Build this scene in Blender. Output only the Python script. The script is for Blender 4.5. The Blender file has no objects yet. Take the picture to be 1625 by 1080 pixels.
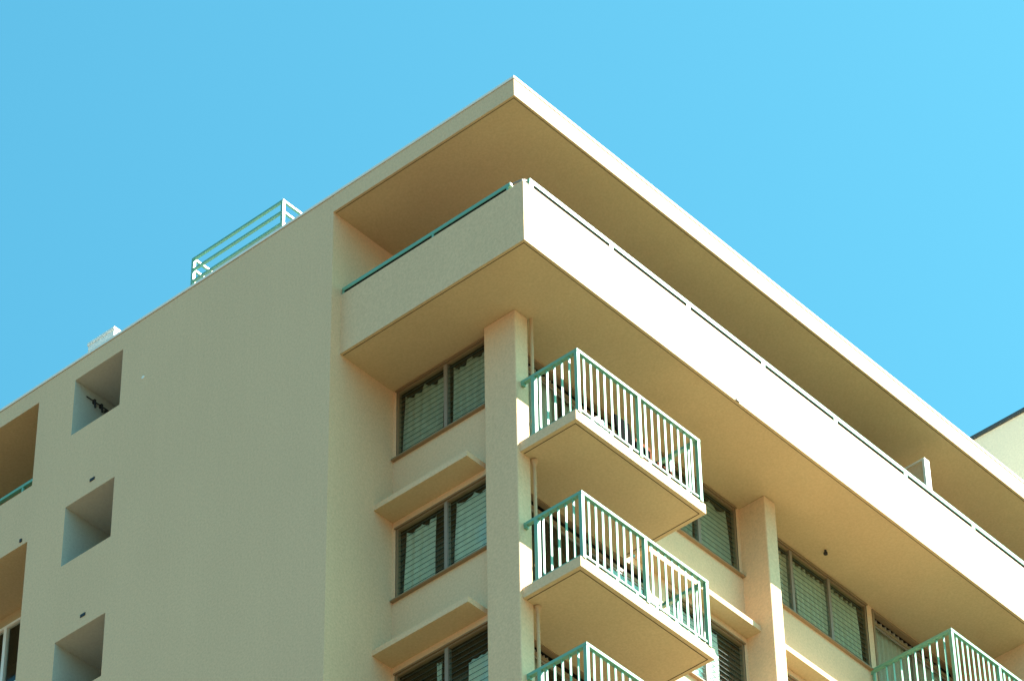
import bpy, bmesh, math, random
from mathutils import Vector, Matrix, noise
random.seed(7)
sc = bpy.context.scene
col = sc.collection

# ------------------------------------------------------------------ camera
cd = bpy.data.cameras.new('camera'); cam = bpy.data.objects.new('camera', cd); col.objects.link(cam)
cd.sensor_width = 36.0; cd.lens = 36.0 * 6380.48 / 1625.0; cd.clip_start = 0.5; cd.clip_end = 5000
yaw, pit, rol = 0.7163459, 0.7319442, -0.0185891
_f = Vector((-math.sin(yaw) * math.cos(pit), math.cos(yaw) * math.cos(pit), math.sin(pit)))
_r = Vector((math.cos(yaw), math.sin(yaw), 0)); _u = _r.cross(_f)
_c, _s = math.cos(rol), math.sin(rol)
R3 = _c * _r + _s * _u; U3 = -_s * _r + _c * _u
M = Matrix((R3, U3, -_f)).transposed().to_4x4(); M.translation = Vector((28.50552, -32.89755, 1.6))
cam.matrix_world = M
sc.camera = cam

# ------------------------------------------------------------------ light
SUN = Vector((1.0, 0.9, 1.585)).normalized()
elev = math.asin(SUN.z); azim = math.atan2(SUN.x, SUN.y)
w = bpy.data.worlds.new('World'); sc.world = w; w.use_nodes = True
nt = w.node_tree; nt.nodes.clear()
out = nt.nodes.new('ShaderNodeOutputWorld'); bg = nt.nodes.new('ShaderNodeBackground')
sky = nt.nodes.new('ShaderNodeTexSky'); sky.sky_type = 'NISHITA'; sky.sun_disc = False
sky.sun_elevation = elev; sky.sun_rotation = azim
sky.altitude = 0; sky.air_density = 1.0; sky.dust_density = 2.5; sky.ozone_density = 1.0
tint = nt.nodes.new('ShaderNodeMix'); tint.data_type = 'RGBA'; tint.blend_type = 'MULTIPLY'
tint.inputs[0].default_value = 1.0; tint.inputs[7].default_value = (0.34, 1.04, 0.97, 1)
nt.links.new(sky.outputs[0], tint.inputs[6]); nt.links.new(tint.outputs[2], bg.inputs[0])
bg.inputs[1].default_value = 0.062
nt.links.new(bg.outputs[0], out.inputs[0])
sd = bpy.data.lights.new('sun', 'SUN'); sd.energy = 5.0; sd.angle = math.radians(0.5); sd.color = (1.0, 0.94, 0.84)
so = bpy.data.objects.new('sun', sd); col.objects.link(so)
so.rotation_euler = SUN.to_track_quat('Z', 'Y').to_euler(); so.location = (20, 20, 80)
sc.view_settings.view_transform = 'Standard'; sc.view_settings.look = 'None'
sc.view_settings.exposure = 2.25; sc.view_settings.gamma = 1.0
sc.cycles.max_bounces = 8; sc.cycles.diffuse_bounces = 6; sc.cycles.transparent_max_bounces = 24

# ------------------------------------------------------------------ materials
def mat(name, c, rough=0.85, spec=0.3, speck=0.0, scale=40.0, bump=0.0, blotch=0.0, metal=0.0, streak=0.0):
    m = bpy.data.materials.new(name); m.use_nodes = True; n = m.node_tree; b = n.nodes['Principled BSDF']
    b.inputs['Roughness'].default_value = rough; b.inputs['Metallic'].default_value = metal
    b.inputs['Specular IOR Level'].default_value = spec
    b.inputs['Base Color'].default_value = (*c, 1)
    if speck or bump or blotch or streak:
        geo = n.nodes.new('ShaderNodeNewGeometry')
        nz = n.nodes.new('ShaderNodeTexNoise'); nz.inputs['Scale'].default_value = scale
        nz.inputs['Detail'].default_value = 4; nz.inputs['Roughness'].default_value = 0.65
        n.links.new(geo.outputs['Position'], nz.inputs['Vector'])
        big = n.nodes.new('ShaderNodeTexNoise'); big.inputs['Scale'].default_value = 0.7; big.inputs['Detail'].default_value = 5
        mp = n.nodes.new('ShaderNodeMapping'); mp.inputs['Scale'].default_value = (1, 1, 0.45)
        n.links.new(geo.outputs['Position'], mp.inputs[0]); n.links.new(mp.outputs[0], big.inputs['Vector'])
        st = n.nodes.new('ShaderNodeTexNoise'); st.inputs['Scale'].default_value = 1.0; st.inputs['Detail'].default_value = 6
        mp2 = n.nodes.new('ShaderNodeMapping'); mp2.inputs['Scale'].default_value = (5, 5, 0.22)
        n.links.new(geo.outputs['Position'], mp2.inputs[0]); n.links.new(mp2.outputs[0], st.inputs['Vector'])
        def ma(op, a, b2=None, c2=None):
            k = n.nodes.new('ShaderNodeMath'); k.operation = op
            for i, v in enumerate((a, b2, c2)):
                if v is None: continue
                if isinstance(v, (int, float)): k.inputs[i].default_value = v
                else: n.links.new(v, k.inputs[i])
            return k.outputs[0]
        f1 = ma('MULTIPLY_ADD', nz.outputs[0], speck * 2, 1 - speck)
        f2 = ma('MULTIPLY_ADD', big.outputs[0], blotch * 2, 1 - blotch)
        f3 = ma('MULTIPLY_ADD', st.outputs[0], streak * 2, 1 - streak)
        f = ma('MULTIPLY', ma('MULTIPLY', f1, f2), f3)
        mx = n.nodes.new('ShaderNodeVectorMath'); mx.operation = 'SCALE'
        mx.inputs[0].default_value = c; n.links.new(f, mx.inputs['Scale'])
        n.links.new(mx.outputs[0], b.inputs['Base Color'])
        if bump:
            bp = n.nodes.new('ShaderNodeBump'); bp.inputs['Strength'].default_value = bump; bp.inputs['Distance'].default_value = 0.01
            n.links.new(nz.outputs[0], bp.inputs['Height']); n.links.new(bp.outputs[0], b.inputs['Normal'])
    return m
def glass(name, tintc, gloss):
    m = bpy.data.materials.new(name); m.use_nodes = True; n = m.node_tree; n.nodes.clear()
    o = n.nodes.new('ShaderNodeOutputMaterial'); t = n.nodes.new('ShaderNodeBsdfTransparent'); g = n.nodes.new('ShaderNodeBsdfGlossy')
    t.inputs[0].default_value = (*tintc, 1); g.inputs['Roughness'].default_value = 0.06; g.inputs[0].default_value = (0.85, 0.95, 0.93, 1)
    fr = n.nodes.new('ShaderNodeLayerWeight'); fr.inputs[0].default_value = 0.5
    pw = n.nodes.new('ShaderNodeMath'); pw.operation = 'POWER'; pw.inputs[1].default_value = 4.0
    ml = n.nodes.new('ShaderNodeMath'); ml.operation = 'MULTIPLY'; ml.inputs[1].default_value = 0.55
    ad = n.nodes.new('ShaderNodeMath'); ad.operation = 'ADD'; ad.inputs[1].default_value = gloss; ad.use_clamp = True
    mx = n.nodes.new('ShaderNodeMixShader')
    n.links.new(fr.outputs['Facing'], pw.inputs[0]); n.links.new(pw.outputs[0], ml.inputs[0]); n.links.new(ml.outputs[0], ad.inputs[0]); n.links.new(ad.outputs[0], mx.inputs[0])
    n.links.new(t.outputs[0], mx.inputs[1]); n.links.new(g.outputs[0], mx.inputs[2]); n.links.new(mx.outputs[0], o.inputs[0])
    return m
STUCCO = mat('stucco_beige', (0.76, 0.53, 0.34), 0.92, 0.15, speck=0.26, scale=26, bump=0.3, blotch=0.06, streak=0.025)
SHADE_STUCCO = mat('stucco_shaded', (0.535, 0.425, 0.26), 0.92, 0.15, speck=0.22, scale=26, bump=0.22, blotch=0.12)  # wall stucco darkened: shade of undersides and recesses put into the colour
CREAM = mat('stucco_cream', (0.92, 0.80, 0.62), 0.92, 0.15, speck=0.2, scale=24, bump=0.3, blotch=0.05)
DARKIN = mat('dim_room', (0.035, 0.03, 0.025), 0.95, 0.1)  # shallow window pockets; dimness of deep rooms put into the colour
WHITE = mat('white_paint', (0.86, 0.85, 0.80), 0.6, 0.4, speck=0.04)
GREEN = mat('mint_green_paint', (0.155, 0.38, 0.275), 0.38, 0.6, speck=0.08, scale=18)
TRIM = mat('window_trim', (0.27, 0.19, 0.11), 0.6, 0.4, speck=0.1, scale=30)
ALU = mat('aluminium', (0.26, 0.22, 0.18), 0.45, 0.5, speck=0.1, scale=20)
SEAM = mat('dark_seam', (0.07, 0.05, 0.025), 0.9, 0.1, speck=0.2, scale=6)
BLACK = mat('black_plastic', (0.02, 0.02, 0.022), 0.5, 0.4)
PIPE = mat('painted_pipe', (0.56, 0.38, 0.23), 0.55, 0.4, speck=0.1)
GLASS = glass('louver_glass', (0.90, 0.96, 0.93), 0.025)
GLASSD = glass('door_glass', (0.88, 0.93, 0.91), 0.025)
GEDGE = mat('glass_edge', (0.03, 0.06, 0.05), 0.3, 0.5)
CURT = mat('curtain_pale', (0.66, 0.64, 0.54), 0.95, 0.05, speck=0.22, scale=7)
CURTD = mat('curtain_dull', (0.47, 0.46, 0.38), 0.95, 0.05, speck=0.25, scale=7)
CURTG = mat('curtain_grey', (0.62, 0.55, 0.46), 0.95, 0.05, speck=0.2, scale=15)
CLOTH = mat('white_cloth', (0.85, 0.84, 0.82), 0.95, 0.05)
MATTE = mat('matte_black', (0.012, 0.012, 0.012), 1.0, 0.0)
WOOD = mat('brown_wood', (0.16, 0.05, 0.025), 0.9, 0.05, speck=0.2, scale=8)
COPING = mat('dark_coping', (0.05, 0.065, 0.075), 0.6, 0.4)
LANDING = mat('landing_skylit', (0.52, 0.52, 0.45), 0.9, 0.15, speck=0.2, scale=24, blotch=0.05)  # greyer than the wall stucco: bluish sky light put into the colour
ROOFBOUNCE = mat('pale_bounce_roof', (0.68, 0.60, 0.44), 0.9, 0.1, speck=0.1, scale=10)  # unseen roof top made pale to bounce light onto the stair tower
ROOFTOP = mat('roof_membrane', (0.13, 0.125, 0.115), 0.95, 0.1, speck=0.2, scale=10)
DARKFLOOR = mat('dark_lanai_floor', (0.07, 0.05, 0.035), 0.7, 0.3, speck=0.15, scale=5)  # unseen floors kept dark to hold down bounce on the soffits
GROUND = mat('asphalt', (0.085, 0.06, 0.04), 0.9, 0.1, speck=0.15, scale=2, blotch=0.1)  # unseen ground; tone set to steer bounce onto the shaded wall
BOUNCE = mat('bounce_paving', (0.135, 0.115, 0.06), 0.9, 0.1, speck=0.15, scale=2, blotch=0.1)  # unseen patch paler than the ground, added to bounce light upward

# ------------------------------------------------------------------ helpers
class MB:
    def __init__(s): s.v = []; s.f = []; s.m = []
    def box(s, a, b, mi=0):
        x0, x1 = sorted((a[0], b[0])); y0, y1 = sorted((a[1], b[1])); z0, z1 = sorted((a[2], b[2])); k = len(s.v)
        s.v += [(x0, y0, z0), (x1, y0, z0), (x1, y1, z0), (x0, y1, z0), (x0, y0, z1), (x1, y0, z1), (x1, y1, z1), (x0, y1, z1)]
        for q in ((0, 3, 2, 1), (4, 5, 6, 7), (0, 1, 5, 4), (1, 2, 6, 5), (2, 3, 7, 6), (3, 0, 4, 7)):
            s.f.append([k + i for i in q]); s.m.append(mi)
        return s
    def poly(s, vs, fs, mi=0):
        k = len(s.v); s.v += [tuple(v) for v in vs]
        for q in fs: s.f.append([k + i for i in q]); s.m.append(mi)
        return s
    def tube(s, p, q, r, n=12, mi=0, r2=None):
        p, q = Vector(p), Vector(q); d = (q - p).normalized(); a = d.orthogonal().normalized(); b = d.cross(a); r2 = r if r2 is None else r2
        k = len(s.v)
        for c, rr in ((p, r), (q, r2)):
            for i in range(n):
                t = 2 * math.pi * i / n; s.v.append(tuple(c + rr * (a * math.cos(t) + b * math.sin(t))))
        for i in range(n):
            j = (i + 1) % n; s.f.append([k + i, k + j, k + n + j, k + n + i]); s.m.append(mi)
        s.f.append([k + i for i in reversed(range(n))]); s.m.append(mi); s.f.append([k + n + i for i in range(n)]); s.m.append(mi)
        return s
    def build(s, name, mats, parent=None, bevel=0.0, solid=0.0, smooth=False):
        if not isinstance(mats, (list, tuple)): mats = [mats]
        xs, ys, zs = zip(*s.v)
        o0 = Vector(((min(xs) + max(xs)) / 2, (min(ys) + max(ys)) / 2, min(zs)))
        me = bpy.data.meshes.new(name); me.from_pydata([Vector(v) - o0 for v in s.v], [], s.f)
        for m in mats: me.materials.append(m)
        for p, mi in zip(me.polygons, s.m): p.material_index = mi; p.use_smooth = smooth
        bm = bmesh.new(); bm.from_mesh(me); bmesh.ops.recalc_face_normals(bm, faces=bm.faces); bm.to_mesh(me); bm.free()
        o = bpy.data.objects.new(name, me); col.objects.link(o)
        if parent is not None:
            o.parent = parent; o.location = o0 - wloc(parent)
        else: o.location = o0
        if solid: md = o.modifiers.new('thickness', 'SOLIDIFY'); md.thickness = solid; md.offset = 0
        if bevel: md = o.modifiers.new('bevel', 'BEVEL'); md.width = bevel; md.segments = 2; md.limit_method = 'ANGLE'
        return o
def wloc(o):
    l = Vector(o.location)
    while o.parent: o = o.parent; l += Vector(o.location)
    return l
def tag(o, label=None, cat=None, group=None, kind=None):
    for k, v in (('label', label), ('category', cat), ('group', group), ('kind', kind)):
        if v: o[k] = v
    return o
def empty(name, loc, label, cat, group=None):
    o = bpy.data.objects.new(name, None); col.objects.link(o); o.location = loc; return tag(o, label, cat, group)
def solid(ops):
    """boundary surface of boxes added and cut out, as one closed mesh"""
    cs = []
    for a in range(3):
        cs.append(sorted({round(v, 4) for _, b, _ in ops for v in (b[0][a], b[1][a])}))
    X, Y, Z = cs; nx, ny, nz = len(X) - 1, len(Y) - 1, len(Z) - 1
    fill = [[[0] * nz for _ in range(ny)] for _ in range(nx)]; tagm = [[[0] * nz for _ in range(ny)] for _ in range(nx)]
    for sg, (lo, hi), mi in ops:
        i0, i1 = X.index(round(lo[0], 4)), X.index(round(hi[0], 4)); j0, j1 = Y.index(round(lo[1], 4)), Y.index(round(hi[1], 4)); k0, k1 = Z.index(round(lo[2], 4)), Z.index(round(hi[2], 4))
        for i in range(i0, i1):
            for j in range(j0, j1):
                for k in range(k0, k1):
                    fill[i][j][k] = 1 if sg == '+' else 0; tagm[i][j][k] = mi
    def F(i, j, k): return 0 <= i < nx and 0 <= j < ny and 0 <= k < nz and fill[i][j][k]
    mb = MB(); vid = {}
    def V(i, j, k):
        if (i, j, k) not in vid: vid[(i, j, k)] = len(mb.v); mb.v.append((X[i], Y[j], Z[k]))
        return vid[(i, j, k)]
    for i in range(nx):
        for j in range(ny):
            for k in range(nz):
                if not F(i, j, k): continue
                for d, q in (((-1, 0, 0), ((0, 0, 0), (0, 0, 1), (0, 1, 1), (0, 1, 0))), ((1, 0, 0), ((1, 0, 0), (1, 1, 0), (1, 1, 1), (1, 0, 1))),
                             ((0, -1, 0), ((0, 0, 0), (1, 0, 0), (1, 0, 1), (0, 0, 1))), ((0, 1, 0), ((0, 1, 0), (0, 1, 1), (1, 1, 1), (1, 1, 0))),
                             ((0, 0, -1), ((0, 0, 0), (0, 1, 0), (1, 1, 0), (1, 0, 0))), ((0, 0, 1), ((0, 0, 1), (1, 0, 1), (1, 1, 1), (0, 1, 1)))):
                    a, b, c = i + d[0], j + d[1], k + d[2]
                    if F(a, b, c): continue
                    mi = tagm[a][b][c] if (0 <= a < nx and 0 <= b < ny and 0 <= c < nz) else 0
                    mb.f.append([V(i + e[0], j + e[1], k + e[2]) for e in q]); mb.m.append(mi)
    return mb

# ------------------------------------------------------------------ dimensions (metres; x right along the shaded face, y back along the sunlit face)
H = 2.75
T, S = 46.136, 45.781            # roof top, roof underside
Bt, Bb = 44.129, 42.896          # long parapet band
W, Q, F, FT = 42.862, 41.484, 40.260, 40.362   # window head, sill, sunshade underside / top
P, PT = 40.085, 40.268           # balcony slab
XW, XB, YB = -3.84, -0.035, 0.205
YW, XD = 1.422, -1.698           # window walls
XCL, XCR, YC, YC1 = -1.807, -1.168, 1.260, 1.558
YC2, YC3 = 7.282, 7.568
XO = -10.62
END = 20.0; LEFT = -20.0

# ------------------------------------------------------------------ ground
g = MB().poly([(-900, -900, 0), (900, -900, 0), (900, 900, 0), (-900, 900, 0)], [(0, 1, 2, 3)]).build('ground', GROUND)
tag(g, 'dark asphalt around the foot of the apartment block', None, None, 'structure'); g['category'] = 'ground'
g = MB().poly([(1.2, -22, 0.004), (75, -22, 0.004), (75, 90, 0.004), (1.2, 90, 0.004)], [(0, 1, 2, 3)]).build('bounce_ground', BOUNCE)
tag(g, 'unseen pale ground added along the sunlit side to bounce light up', None, None, 'structure'); g['category'] = 'bounce_ground'

B = empty('apartment_building', (-6.0, 8.0, 0.0), 'beige stucco apartment block with overhanging flat roof, long parapet band and stacked balconies', 'building')

# ------------------------------------------------------------------ the walls
ops = [('+', ((LEFT, 0, 0), (XW, END, T)), 0), ('+', ((XW, YW, 0), (XD, END, Bb)), 0), ('+', ((XW, 2.3, Bb), (-1.9, END, S)), 0)]
# left bay: penthouse opening, then window recess
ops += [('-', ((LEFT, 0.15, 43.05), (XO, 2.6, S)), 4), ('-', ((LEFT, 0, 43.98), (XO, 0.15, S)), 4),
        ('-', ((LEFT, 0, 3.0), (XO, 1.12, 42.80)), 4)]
for k in range(4):       # stair landings opened in the wall
    ops.append(('-', ((-9.746, 0, 44.55 - k * H), (-8.612, 2.4, 45.776 - k * H - (0.0 if k else 0.02))), 2))
LWX0, LWX1 = -3.775, -1.90
for k in range(3):
    ops.append(('-', ((LWX0, YW, Q - k * H), (LWX1, YW + 0.75, W - k * H)), 1))
    ops.append(('-', ((XD - 0.6, 5.30, Q - k * H), (XD, 7.20, W - k * H)), 1))
    ops.append(('-', ((XD - 0.6, 7.64, Q - k * H), (XD, 10.62, W - k * H)), 1))
    ops.append(('-', ((XD - 0.6, 10.76, PT - k * H), (XD, 13.1, W - k * H)), 1))
    # bay-one doors stop short of the corner room's back wall
    ops.append(('-', ((XD - 0.09, 1.80, PT - k * H), (XD, 4.90, W - k * H)), 1))
    ops.append(('-', ((XD - 0.6, 2.25, PT - k * H), (XD - 0.09, 4.90, W - k * H)), 1))
    ops.append(('-', ((-17.5, 1.12, 41.24 - k * H), (-10.9, 1.9, 42.60 - k * H)), 1))
wmb = solid(ops)
for i, f in enumerate(wmb.f):
    if all(abs(wmb.v[j][2] - T) < 1e-3 for j in f): wmb.m[i] = 3
wall = wmb.build('wall', [STUCCO, DARKIN, LANDING, ROOFTOP, SHADE_STUCCO], B)

# ------------------------------------------------------------------ roof slab over the corner, with its drip seam and edge cap
r = MB(); r.box((XW, 0, S), (0, END, T))
for i, f in enumerate(r.f):
    if all(abs(r.v[j][2] - T) < 1e-3 for j in f): r.m[i] = 1
roof = r.build('roof', [SHADE_STUCCO, ROOFBOUNCE], B)
# fascia is painted like the wall: separate thin facing, butted in front of the slab
fs = MB(); fs.box((XW + 0.001, -0.003, S - 0.001), (0.003, -0.0005, T)); fs.box((0.0005, -0.0005, S - 0.001), (0.003, END, T))
fs.build('fascia', STUCCO, roof)
cp = MB()
cp.box((LEFT, -0.014, T + 0.014), (0.014, 0.08, T + 0.062)); cp.box((-0.08, 0.08, T + 0.014), (0.014, END, T + 0.062))
cp.box((LEFT, 0.006, T), (-0.006, 0.07, T + 0.014), 1); cp.box((-0.07, 0.07, T), (-0.006, END, T + 0.014), 1)  # dark strips painted in as the shadow gap under the cap
cp.build('roof_edge_cap', [WHITE, SEAM], roof)
sm = MB(); sm.box((XW + 0.02, 0.040, S - 0.004), (-0.035, 0.05, S + 0.001)); sm.box((-0.05, 0.05, S - 0.004), (-0.040, END, S + 0.001))
sm.build('drip_seam', SEAM, roof)

# ------------------------------------------------------------------ the long parapet band with floor slab and soffit
bd = MB(); bd = solid([('+', ((XW, YB, Bb), (XB, END, Bb + 0.2)), 0), ('+', ((XW, YB, Bb), (XB, YB + 0.16, Bt)), 0), ('+', ((XB - 0.16, YB, Bb), (XB, END, Bt)), 0)])
for i, f in enumerate(bd.f):
    if all(abs(bd.v[j][2] - Bb) < 1e-3 for j in f): bd.m[i] = 1
    if all(abs(bd.v[j][2] - Bb - 0.2) < 1e-3 for j in f): bd.m[i] = 2
band = bd.build('parapet_band', [STUCCO, SHADE_STUCCO, DARKFLOOR], B)
sm = MB(); sm.box((XW + 0.02, YB + 0.05, Bb - 0.004), (XB - 0.05, YB + 0.060, Bb + 0.001)); sm.box((XB - 0.060, YB + 0.060, Bb - 0.004), (XB - 0.05, END, Bb + 0.001))
sm.build('drip_seam', SEAM, band)
x = XB - 0.05
RZ0, RZ1 = 44.195, 44.290
pr = B  # rail is bolted on the band
m = MB(); m.box((XW + 0.02, YB + 0.005, RZ0), (-0.30, YB + 0.08, RZ1 - 0.02)); rl = m.build('parapet_rail', GREEN, B, bevel=0.008)
MB().box((XW + 0.02, YB + 0.02, Bt - 0.001), (-0.34, YB + 0.10, RZ0 + 0.01)).build('rail_gap_shadow', MATTE, rl)  # black strip standing in for the shadow gap under the rail
for px in (-3.80, -1.90, -0.36): MB().box((px - 0.02, YB + 0.008, Bt - 0.001), (px + 0.02, YB + 0.085, RZ0 + 0.002)).build('rail_foot', GREEN, rl)
m = MB(); m.box((XB - 0.08, 0.36, RZ0), (XB + 0.004, END - 0.1, RZ1)); rr = m.build('parapet_rail', GREEN, B, bevel=0.008)
MB().box((XB - 0.10, 0.44, Bt - 0.001), (XB - 0.008, END - 0.12, RZ0 + 0.01)).build('rail_gap_shadow', MATTE, rr)  # same painted shadow gap along the sunlit side
for k in range(10):
    y = 0.40 + k * 1.86
    MB().box((XB - 0.085, y - 0.045, Bt - 0.001), (XB + 0.003, y + 0.045, RZ0 + 0.002)).build('rail_foot', GREEN, rr)
m = MB().tube((-0.28, YB + 0.06, RZ0 + 0.04), (XB - 0.06, YB + 0.06, RZ0 + 0.0), 0.03).tube((XB - 0.06, YB + 0.06, RZ0 + 0.0), (XB - 0.06, 0.34, RZ0 + 0.04), 0.03)
m.box((XB - 0.11, YB + 0.03, Bt), (XB - 0.04, YB + 0.09, RZ0 + 0.01)); m.build('rail_elbow', ALU, B, bevel=0.006)
# the thin partition standing behind the parapet, its front edge in the sun
pt = MB().box((-1.9, 10.72, Bb + 0.2), (-0.34, 10.80, 45.28)).build('balcony_partition', STUCCO, B)
MB().box((-0.339, 10.69, Bb + 0.2), (-0.29, 10.83, 45.31)).box((-1.9, 10.69, 45.281), (-0.34, 10.83, 45.31)).build('edge_trim', WHITE, pt)
MB().box((XD - 0.01, 13.28, 0), (-0.25, 13.42, Bb + 0.001)).build('balcony_partition', STUCCO, B)

# ------------------------------------------------------------------ columns
MB().box((XCL, YC, 0), (XCR, YC1, Bb + 0.001)).build('column', STUCCO, B, bevel=0.02)
MB().box((XD - 0.02, YC2, 0), (XCR, YC3, Bb + 0.001)).build('column', STUCCO, B, bevel=0.02)

# ------------------------------------------------------------------ windows
def LM(axis, plane):
    """local (u along the wall, n outward, z) to world"""
    return (lambda u, n, z: (u, plane - n, z)) if axis == 'y' else (lambda u, n, z: (plane + n, u, z))
def lbox(mb, L, u0, u1, n0, n1, z0, z1, mi=0): mb.box(L(u0, n0, z0), L(u1, n1, z1), mi)
def window(axis, plane, u0, u1, z0, z1, mull, sill=True, louver=True, label=None, sill_ext=(0.0, 0.0), seed=0):
    L = LM(axis, plane); rnd = random.Random(seed); t = 0.035
    fr = MB()
    lbox(fr, L, u0, u1, -0.075, -0.01, z1 - t, z1 - 0.001); lbox(fr, L, u0, u1, -0.075, -0.01, z0 + 0.001, z0 + t)
    lbox(fr, L, u0 + 0.001, u0 + t, -0.075, -0.01, z0 + t, z1 - t); lbox(fr, L, u1 - t, u1 - 0.001, -0.075, -0.01, z0 + t, z1 - t)
    win = fr.build('window', TRIM, B)
    if label: win['label'] = label
    for c in mull:
        mm = MB(); lbox(mm, L, c - 0.032, c + 0.032, -0.085, -0.004, z0 + t, z1 - t); mm.build('mullion', ALU, win)
    hd = MB(); lbox(hd, L, u0 - 0.01, u1 + 0.01, 0.002, 0.025, z1 - 0.012, z1 + 0.012); hd.build('head_trim', TRIM, win)
    if sill:
        sl = MB(); lbox(sl, L, u0 - sill_ext[0], u1 + sill_ext[1], -0.006, 0.065, z0 - 0.022, z0 + 0.006); sl.build('sill', TRIM, win, bevel=0.005)
    edges = [u0 + t] + [v for c in mull for v in (c - 0.032, c + 0.032)] + [u1 - t]
    for i in range(0, len(edges), 2):
        a, b = edges[i] + 0.004, edges[i + 1] - 0.004
        gl = MB(); n = max(1, round((z1 - z0 - 2 * t) / 0.1)); ph = (z1 - z0 - 2 * t) / n
        for j in range(n):
            zb = z0 + t + j * ph; th = 0.005; tl = 0.012 + rnd.uniform(-0.002, 0.002); dz = rnd.uniform(-0.003, 0.003)
            p = [(-0.028, zb + dz), (-0.028 - th, zb + dz), (-0.028 - tl - th, zb + ph + 0.008), (-0.028 - tl, zb + ph + 0.008)]
            vs = [L(a, q[0], q[1]) for q in p] + [L(b, q[0], q[1]) for q in p]
            gl.poly(vs, [(0, 3, 7, 4), (1, 2, 6, 5)], 0); gl.poly(vs, [(2, 3, 7, 6), (0, 1, 5, 4), (0, 1, 2, 3), (4, 5, 6, 7)], 0)
            lbox(gl, L, a, b, -0.0335, -0.0275, zb + dz - 0.003, zb + dz + 0.004, 1)
        gl.build('louver_glass', [GLASS, GEDGE], win)
    return win
def curtain(axis, plane, u0, u1, z0, z1, label, m=None, n0=-0.115, fold=0.15, amp=0.034, scallop=0.0, scn=2, slope=0.0, lean=0.0, seed=0, group='curtains hanging behind the louvred windows'):
    L = LM(axis, plane); rnd = random.Random(seed); mb = MB(); nu = max(10, int((u1 - u0) / 0.012)); nz = 14
    ph = rnd.uniform(0, 6)
    for j in range(nz + 1):
        tz = j / nz
        for i in range(nu + 1):
            t = i / nu; top = z1 - scallop * abs(math.sin(math.pi * scn * t)) ** 0.7 - slope * t - 0.02 * abs(math.sin(t * 9 + ph))
            z = z0 + (top - z0) * tz
            u = u0 + (u1 - u0) * t + lean * (1 - tz)
            nn = n0 + amp * math.sin(2 * math.pi * (u0 + (u1 - u0) * t) / fold + ph + 0.8 * math.sin(5 * t + ph)) * (0.6 + 0.5 * (1 - tz)) + 0.006 * math.sin(tz * 5 + t * 11)
            mb.v.append(L(u, nn, z))
    for j in range(nz):
        for i in range(nu):
            k = j * (nu + 1) + i; mb.f.append([k, k + 1, k + nu + 2, k + nu + 1]); mb.m.append(0)
    o = mb.build('curtain', m or CURT, None, solid=0.004, smooth=True); return tag(o, label, 'curtain', group)

LWU0, LWU1 = LWX0, LWX1
names3 = ('top', 'second', 'third')
for k in range(3):
    z0, z1 = Q - k * H, W - k * H
    window('y', YW, LWU0, LWU1, z0, z1, [-2.755], True, label='%s louvred window down on the shaded side of the corner column' % names3[k], sill_ext=(0.055, 0.0), seed=k)
    window('x', XD, 5.30, 7.20, z0, z1, [6.235], True, label='%s louvred window down between the stacked balconies and the second column' % names3[k], sill_ext=(0.0, 0.075), seed=10 + k)
    window('x', XD, 7.64, 10.62, z0, z1, [8.62, 9.62], True, label='%s three-pane louvred window down beyond the second column' % names3[k], seed=20 + k)
z0, z1 = Q, W
SW = 'in the shaded recess'
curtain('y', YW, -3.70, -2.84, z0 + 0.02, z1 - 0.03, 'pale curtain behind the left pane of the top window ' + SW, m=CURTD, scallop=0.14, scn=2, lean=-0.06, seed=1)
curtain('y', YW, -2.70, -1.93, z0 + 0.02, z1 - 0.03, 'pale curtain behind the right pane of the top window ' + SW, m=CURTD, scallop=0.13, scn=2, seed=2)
curtain('y', YW, -3.66, -3.06, z0 + 0.02 - H, z1 - 0.03 - H, 'pale curtain bunched behind the left pane of the second window ' + SW, scallop=0.10, scn=2, lean=-0.05, seed=3)
curtain('y', YW, -2.64, -1.93, z0 + 0.02 - H, z1 - 0.02 - H, 'smooth pale curtain behind the right pane of the second window ' + SW, scallop=0.10, scn=2, amp=0.012, lean=-0.06, seed=4)
curtain('y', YW, -3.04, -2.92, z0 + 0.02 - 2 * H, z1 - 0.12 - 2 * H, 'narrow gathered curtain strip in the dark lowest window of the shaded recess', scallop=0.0, fold=0.05, seed=5)
curtain('y', YW, -2.42, -1.93, z0 + 0.02 - 2 * H, z1 - 0.40 - 2 * H, 'short pale curtain low in the right pane of the lowest recess window', scallop=0.0, amp=0.01, seed=6)
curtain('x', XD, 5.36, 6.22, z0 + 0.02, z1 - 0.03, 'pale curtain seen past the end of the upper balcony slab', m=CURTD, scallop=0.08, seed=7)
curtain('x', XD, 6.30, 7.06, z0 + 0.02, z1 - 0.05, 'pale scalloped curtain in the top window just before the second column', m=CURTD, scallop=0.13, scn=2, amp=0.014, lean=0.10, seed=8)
curtain('x', XD, 5.36, 6.66, z0 + 0.02 - H, z1 - 0.04 - H, 'sunlit white curtain below the end of the second balcony slab', m=CLOTH, scallop=0.05, amp=0.012, seed=9)
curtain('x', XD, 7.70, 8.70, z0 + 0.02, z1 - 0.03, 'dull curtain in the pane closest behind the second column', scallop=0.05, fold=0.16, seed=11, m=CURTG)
curtain('x', XD, 8.78, 9.58, z0 + 0.02, z1 - 0.10, 'pleated pale green curtain in the middle pane beyond the second column', scallop=0.0, fold=0.13, amp=0.045, lean=0.03, seed=12)
curtain('x', XD, 9.72, 10.44, z0 + 0.02, z1 - 0.08, 'pleated pale green curtain in the far pane beside the last balcony door', scallop=0.0, fold=0.12, amp=0.045, lean=0.05, seed=13)
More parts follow.
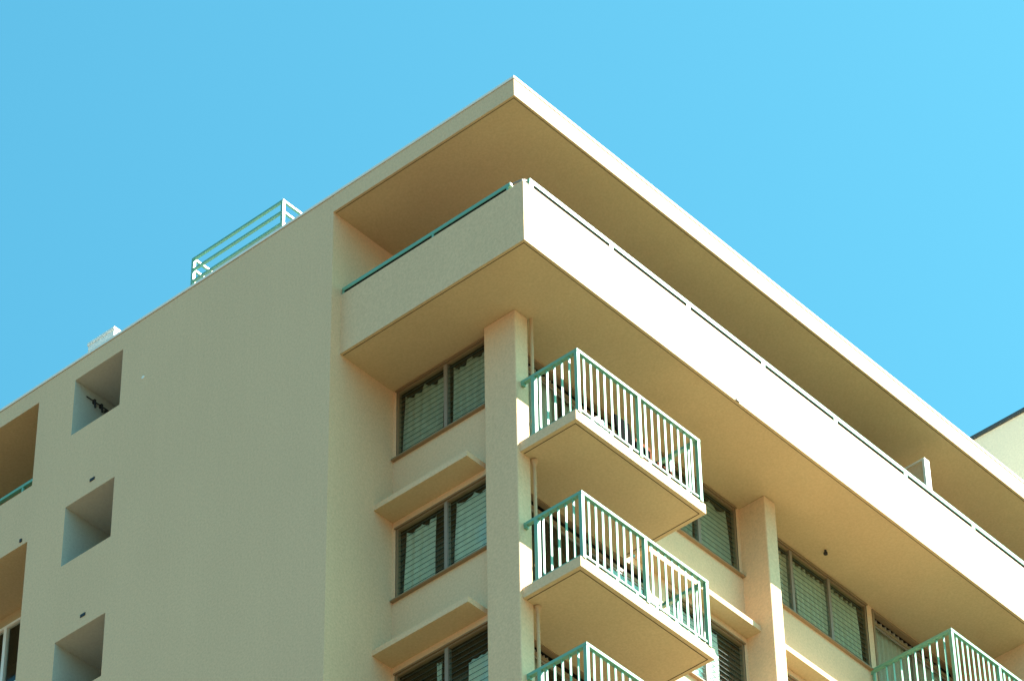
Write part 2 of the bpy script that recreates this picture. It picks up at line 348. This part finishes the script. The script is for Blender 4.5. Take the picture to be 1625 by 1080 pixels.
curtain('x', XD, 7.70, 9.40, z0 + 0.02 - H, z1 - 0.03 - H, 'pale curtain in the lower window beyond the second column', fold=0.12, amp=0.03, seed=14)

# far left bay windows (dark glass, white frame)
for k in range(2):
    L = LM('y', 1.12); zz0, zz1 = 41.24 - k * H, 42.60 - k * H
    fr = MB(); lbox(fr, L, -17.49, -10.91, -0.06, 0.012, zz1 - 0.05, zz1 - 0.001); lbox(fr, L, -17.49, -10.91, -0.06, 0.012, zz0, zz0 + 0.05)
    wn = fr.build('window', WHITE, B); wn['label'] = ('upper' if k == 0 else 'lower') + ' dark window with white frame in the far left bay'
    for c in (-16.2, -14.9, -13.6, -12.3, -10.95):
        mm = MB(); lbox(mm, L, c - 0.035, c + 0.035, -0.055, 0.015, zz0 + 0.05, zz1 - 0.05); mm.build('mullion', WHITE, wn)
    gl = MB(); lbox(gl, L, -17.45, -10.99, -0.035, -0.030, zz0 + 0.05, zz1 - 0.05); gl.build('pane', GLASSD, wn)
    sl = MB(); lbox(sl, L, -17.5, -10.9, 0.001, 0.06, zz0 - 0.04, zz0); sl.build('sill', WHITE, wn)
    MB().box((-17.5, 0.72, FT - 0.1 - k * H), (-10.9, 1.121, FT - k * H)).build('sunshade', STUCCO, B)
m = MB().box((-19.9, 0.03, 44.12), (XO - 0.01, 0.09, 44.175)); lr = m.build('parapet_rail', GREEN, B); lr['label'] = 'green rail on the parapet of the far left bay'
for px in (-16, -14, -12.0, -10.9): MB().box((px - 0.02, 0.035, 43.98), (px + 0.02, 0.085, 44.121)).build('rail_foot', GREEN, lr)

# ------------------------------------------------------------------ sunshades over the windows
def shade(a, b):
    m = MB().box(a, b); m.m[0] = 1; m.build('sunshade', [STUCCO, SHADE_STUCCO], B)
for k in range(3):
    z0, z1 = F - k * H, FT - k * H
    shade((XW, 1.005, z0), (-1.943, YW + 0.001, z1))
    shade((XD - 0.001, 4.57, z0), (-1.410, YC2 + 0.001, z1))
    shade((XD - 0.001, YC3 - 0.001, z0), (-1.410, 10.64, z1))

# ------------------------------------------------------------------ doors onto the balconies
def door(y0, y1, z0, z1, jy, label):
    L = LM('x', XD); fr = MB()
    lbox(fr, L, y0, y1, -0.08, 0.02, z1 - 0.05, z1 - 0.001); lbox(fr, L, y0, y1, -0.08, -0.02, z1 - 0.26, z1 - 0.20)
    lbox(fr, L, y0 + 0.001, y0 + 0.05, -0.08, 0.015, z0, z1 - 0.05); lbox(fr, L, y1 - 0.05, y1 - 0.001, -0.08, 0.015, z0, z1 - 0.05)
    d = fr.build('balcony_door', TRIM, B); d['label'] = label
    for a, b, n in zip([y0 + 0.05] + jy, jy + [y1 - 0.05], (-0.045, -0.065, -0.045, -0.065)):
        st = MB(); t = 0.035
        lbox(st, L, a, a + t, n - 0.012, n + 0.012, z0 + 0.01, z1 - 0.262); lbox(st, L, b - t, b, n - 0.012, n + 0.012, z0 + 0.01, z1 - 0.262)
        lbox(st, L, a + t, b - t, n - 0.012, n + 0.012, z0 + 0.01, z0 + 0.07); lbox(st, L, a + t, b - t, n - 0.012, n + 0.012, z1 - 0.30, z1 - 0.262)
        pn = st.build('sliding_panel', ALU, d)
        gg = MB(); lbox(gg, L, a + t, b - t, n - 0.003, n + 0.003, z0 + 0.07, z1 - 0.30); gg.build('pane', GLASSD, d)
    return d
for k in range(3):
    door(1.80, 4.90, PT - k * H, W - k * H, [2.86, 3.88], '%s sliding door down behind the stacked balconies' % names3[k])
door(10.76, 13.1, PT, W, [11.9], 'sliding door behind the balcony at the far right')
DG = 'curtains hanging behind the balcony doors'
curtain('x', XD, 2.28, 2.92, PT + 0.03, W - 0.04, 'pale curtain in the first panel of the top balcony door', seed=31, group=DG, fold=0.11)
curtain('x', XD, 3.10, 3.85, PT + 0.03, W - 0.25, 'pale curtain in the middle panel of the top balcony door', seed=32, group=DG, fold=0.12)
curtain('x', XD, 2.28, 2.60, PT + 0.03 - 2 * H, W - 0.06 - 2 * H, 'grey pleated curtain in the door of the lowest balcony', m=CURTG, seed=33, group=DG, fold=0.07)
curtain('x', XD, 10.84, 12.7, PT + 0.03, W - 0.03, 'grey pleated curtain filling the door behind the far right balcony', m=CURTG, seed=34, group=DG, fold=0.12, amp=0.035)

# ------------------------------------------------------------------ balconies
XS = -0.069; RX = -0.085; ROFF = 0.08
def balcony(y0, y1, dz, label, nseg, far=True, open_x=XD - 0.001, cover=True, limit=99):
    z0, z1 = P + dz, PT + dz
    sb = MB().box((open_x, y0, z0), (XS, y1, z1))
    for i, f in enumerate(sb.f):
        if all(abs(sb.v[j][2] - z0) < 1e-4 for j in f): sb.m[i] = 1
        if all(abs(sb.v[j][2] - z1) < 1e-4 for j in f): sb.m[i] = 2
    slab = sb.build('balcony', [STUCCO, SHADE_STUCCO, DARKFLOOR], B); slab['label'] = label
    s = MB(); s.box((-1.15, y0 + 0.07, z0 - 0.004), (XS - 0.07, y0 + 0.082, z0 + 0.001)); s.box((XS - 0.082, y0 + 0.082, z0 - 0.004), (XS - 0.07, y1 - 0.082, z0 + 0.001))
    s.box((-1.6, y1 - 0.082, z0 - 0.004), (XS - 0.07, y1 - 0.07, z0 + 0.001)); s.build('drip_seam', SEAM, slab)
    ya, yb = y0 + ROFF, y1 - 0.10; top = 41.50 + dz; low = z1 + 0.055
    # rails
    wx = XCR if y0 < 5 else XD
    MB().box((wx - 0.002, ya - 0.035, top - 0.058), (RX - 0.035, ya + 0.035, top)).build('top_rail', GREEN, slab, bevel=0.006)
    MB().box((RX - 0.035, ya - 0.035, top - 0.058), (RX + 0.035, yb + 0.035, top)).build('top_rail', GREEN, slab, bevel=0.006)
    MB().box((wx + 0.12, ya - 0.012, low), (RX - 0.028, ya + 0.012, low + 0.035)).build('bottom_rail', GREEN, slab)
    MB().box((RX - 0.012, ya + 0.028, low), (RX + 0.012, yb - 0.028, low + 0.035)).build('bottom_rail', GREEN, slab)
    if far:
        MB().box((XD - 0.002, yb - 0.035, top - 0.058), (RX - 0.035, yb + 0.035, top)).build('top_rail', GREEN, slab, bevel=0.006)
        MB().box((XD + 0.05, yb - 0.012, low), (RX - 0.028, yb + 0.012, low + 0.035)).build('bottom_rail', GREEN, slab)
    def post(x, y, w=0.028): MB().box((x - w, y - w, z1 - 0.001), (x + w, y + w, top - 0.057)).build('post', GREEN, slab)
    seg = (yb - ya) / nseg
    for i in range(nseg + 1): post(RX, ya + seg * i, 0.030)
    post(wx + 0.235, ya, 0.033) if y0 < 5 else post(wx + 0.04, ya, 0.02)
    MB().box((wx - 0.001, ya - 0.03, top - 0.10), (wx + 0.05, ya + 0.03, top - 0.046)).build('wall_bracket', GREEN, slab)
    # balusters
    n = 0
    def bal(x, y):
        MB().box((x - 0.006, y - 0.021, low + 0.034), (x + 0.006, y + 0.021, top - 0.057)).build('baluster', GREEN, slab)
    xs = []; x = RX - 0.15
    while x > wx + 0.28: xs.append(x); x -= 0.146
    for x in xs: bal(x, ya)
    for i in range(nseg):
        for j in range(1, 9):
            n += 1
            if n > limit: break
            bal(RX, ya + seg * i + seg * j / 9)
    if far:
        for j in range(1, 6): bal(RX - 0.18 * j, yb)
    # spacer blocks between slab edge and bottom rail
    y = ya + 0.30
    while y < yb - 0.1:
        MB().box((RX - 0.01, y - 0.03, z1 - 0.001), (RX + 0.01, y + 0.03, low + 0.001)).build('rail_spacer', GREEN, slab); y += 0.44
    return slab
balcony(1.319, 4.303, 0, 'top balcony of the stack, with chairs and white cloth behind its rail', 2)
balcony(1.319, 4.303, -H, 'second balcony of the stack, empty', 2)
balcony(1.319, 4.303, -2 * H, 'lowest balcony of the stack, cut by the bottom of the picture', 2, far=False)
balcony(10.53, 13.279, 0, 'balcony alone at the far right', 2, far=False, limit=12)

# ------------------------------------------------------------------ pipes beside the corner column
def pipe(z0, z1, funnel, label):
    m = MB(); x, y = -1.135, YC1 + 0.045
    m.tube((x, y, z0), (x, y, z1), 0.027, 14)
    for z in (z0 + 0.55, z1 - 0.5): m.tube((x, y, z), (x, y, z + 0.03), 0.034, 14)
    if funnel: m.tube((x, y, z1 - 0.14), (x, y, z1 - 0.02), 0.03, 14, r2=0.055)
    o = m.build('drain_pipe', PIPE, B, smooth=False); o['label'] = label
pipe(PT + 0.0, Bb, False, 'top length of drain pipe beside the corner column')
pipe(PT - H, P, True, 'middle length of drain pipe beside the corner column')
pipe(PT - 2 * H, P - H, True, 'lowest length of drain pipe beside the corner column')

# ------------------------------------------------------------------ small things fixed to the walls
for (vx, vz) in ((-9.14, 43.27), (-9.13, 40.50)):
    MB().box((vx - 0.055, -0.012, vz - 0.028), (vx + 0.055, -0.0005, vz + 0.028)).build('vent_slot', BLACK, B)
MB().box((-10.80, -0.02, 42.87), (-10.755, -0.0005, 42.93)).build('vent_slot', BLACK, B)
MB().tube((-8.08, -0.01, 44.82), (-8.08, 0.001, 44.82), 0.032).build('wall_patch', WHITE, B)
m = MB().tube((-1.32, 9.06, Bb - 0.05), (-1.32, 9.06, Bb + 0.001), 0.02).tube((-1.32, 9.06, Bb - 0.085), (-1.32, 9.06, Bb - 0.05), 0.035)
m.build('soffit_hook', BLACK, B)
MB().tube((XB - 0.002, 0.48, 43.04), (XB + 0.008, 0.48, 43.04), 0.014).build('scupper_hole', BLACK, B)
MB().box((XB - 0.001, 5.19, Bb + 0.005), (XB + 0.02, 5.27, Bb + 0.04)).build('scupper_hole', BLACK, B)
# wall bracket in the uppermost landing
m = MB().tube((-9.735, 0.26, 45.56), (-9.70, 0.80, 45.52), 0.010, 8)
for y in (0.42, 0.58): m.tube((-9.70, y, 45.53), (-9.70, y + 0.02, 45.41), 0.020, 8); m.box((-9.746, y - 0.02, 45.50), (-9.69, y + 0.02, 45.57))
m.box((-9.746, 0.68, 45.42), (-9.70, 0.80, 45.53)); m.build('wall_bracket', BLACK, B)

# ------------------------------------------------------------------ stair tower beyond the corner roof
tw = MB().box((-9.0, 16.0, T), (-0.4, 19.0, 50.40)).build('stair_tower', CREAM, B); tw['label'] = 'pale cream stair tower wall rising past the far end of the roof'
MB().box((-9.04, 15.95, 50.402), (-0.36, 19.04, 50.47)).build('coping', COPING, tw)

# ------------------------------------------------------------------ rooftop railing and box
rg = empty('roof_railing', (-6.32, 0.3, T + 0.055), 'mint green three-bar railing standing on the roof edge above the blank wall', 'railing')
zt = 47.19
for x in (-7.35, -5.29):
    for y in (0.3, 1.9): MB().box((x - 0.025, y - 0.025, T + 0.055), (x + 0.025, y + 0.025, zt - 0.03)).build('post', GREEN, rg)
for z in (zt - 0.03, 46.92, 46.66):
    for y in (0.3, 1.9): MB().box((-7.375, y - 0.022, z), (-5.265, y + 0.022, z + 0.04)).build('rail', GREEN, rg)
    for x in (-7.35, -5.29): MB().box((x - 0.022, 0.322, z + 0.001), (x + 0.022, 1.878, z + 0.039)).build('rail', GREEN, rg)
vb = empty('roof_vent_box', (-9.67, 0.9, T), 'small white box vent poking above the roof edge left of the green railing', 'roof vent')
MB().box((-9.98, 0.42, T), (-9.35, 1.4, 46.93)).build('body', WHITE, vb, bevel=0.01)
MB().box((-9.99, 0.41, 46.931), (-9.34, 1.41, 46.99)).build('lid', WHITE, vb)

# ------------------------------------------------------------------ things on the top balcony
def chair(x, y, m, label, hb, name='chair', w=0.36, seatz=0.44):
    c = empty('chair', (x, y, PT), label, 'chair')
    z = PT
    MB().box((x - w / 2, y - w / 2, z + seatz - 0.04), (x + w / 2, y + w / 2, z + seatz)).build('seat', m, c, bevel=0.01)
    bk = MB()
    bk.poly([(x - w / 2, y - w / 2, z + seatz + 0.06), (x - w / 2, y + w / 2, z + seatz + 0.06), (x - w / 2 - 0.08, y + w / 2, z + hb), (x - w / 2 - 0.08, y - w / 2, z + hb),
             (x - w / 2 + 0.03, y - w / 2, z + seatz + 0.06), (x - w / 2 + 0.03, y + w / 2, z + seatz + 0.06), (x - w / 2 - 0.05, y + w / 2, z + hb), (x - w / 2 - 0.05, y - w / 2, z + hb)],
            [(0, 1, 2, 3), (4, 5, 6, 7), (0, 1, 5, 4), (1, 2, 6, 5), (2, 3, 7, 6), (3, 0, 4, 7)])
    bk.build('backrest', m, c, bevel=0.008)
    for sx in (-1, 1):
        for sy in (-1, 1):
            h1 = seatz + (0.07 if sx < 0 else -0.02)
            MB().box((x + sx * (w / 2 - 0.02) - 0.015, y + sy * (w / 2 - 0.02) - 0.015, z), (x + sx * (w / 2 - 0.02) + 0.015, y + sy * (w / 2 - 0.02) + 0.015, z + h1)).build('leg', m, c)
    return c
chair(-0.38, 3.04, MATTE, 'black high-backed chair near the middle post of the top balcony', 1.22, w=0.34)
chair(-0.45, 3.62, WOOD, 'brown wooden chair on the top balcony, right of the black chair', 1.14, w=0.36)
# crumpled cloth along the foot of the rail
cl = bmesh.new(); bmesh.ops.create_icosphere(cl, subdivisions=5, radius=1.0)
for v in cl.verts:
    p = v.co.copy(); d = 1 + 0.30 * noise.noise(p * 2.2 + Vector((3, 1, 7))) + 0.14 * noise.noise(p * 5.5) + 0.06 * noise.noise(p * 12)
    v.co = Vector((p.x * d * 0.09, p.y * d * 0.34, max(p.z * d * 0.17 + 0.10 * math.sin(p.y * 4.2 + 0.6) * max(p.z, 0), -0.13)))
me = bpy.data.meshes.new('cloth'); cl.to_mesh(me); cl.free(); me.materials.append(CLOTH)
for p in me.polygons: p.use_smooth = True
o = bpy.data.objects.new('cloth', me); col.objects.link(o); o.location = (-0.26, 1.98, PT + 0.13)
tag(o, 'crumpled white cloth heaped behind the foot of the top balcony rail', 'cloth')
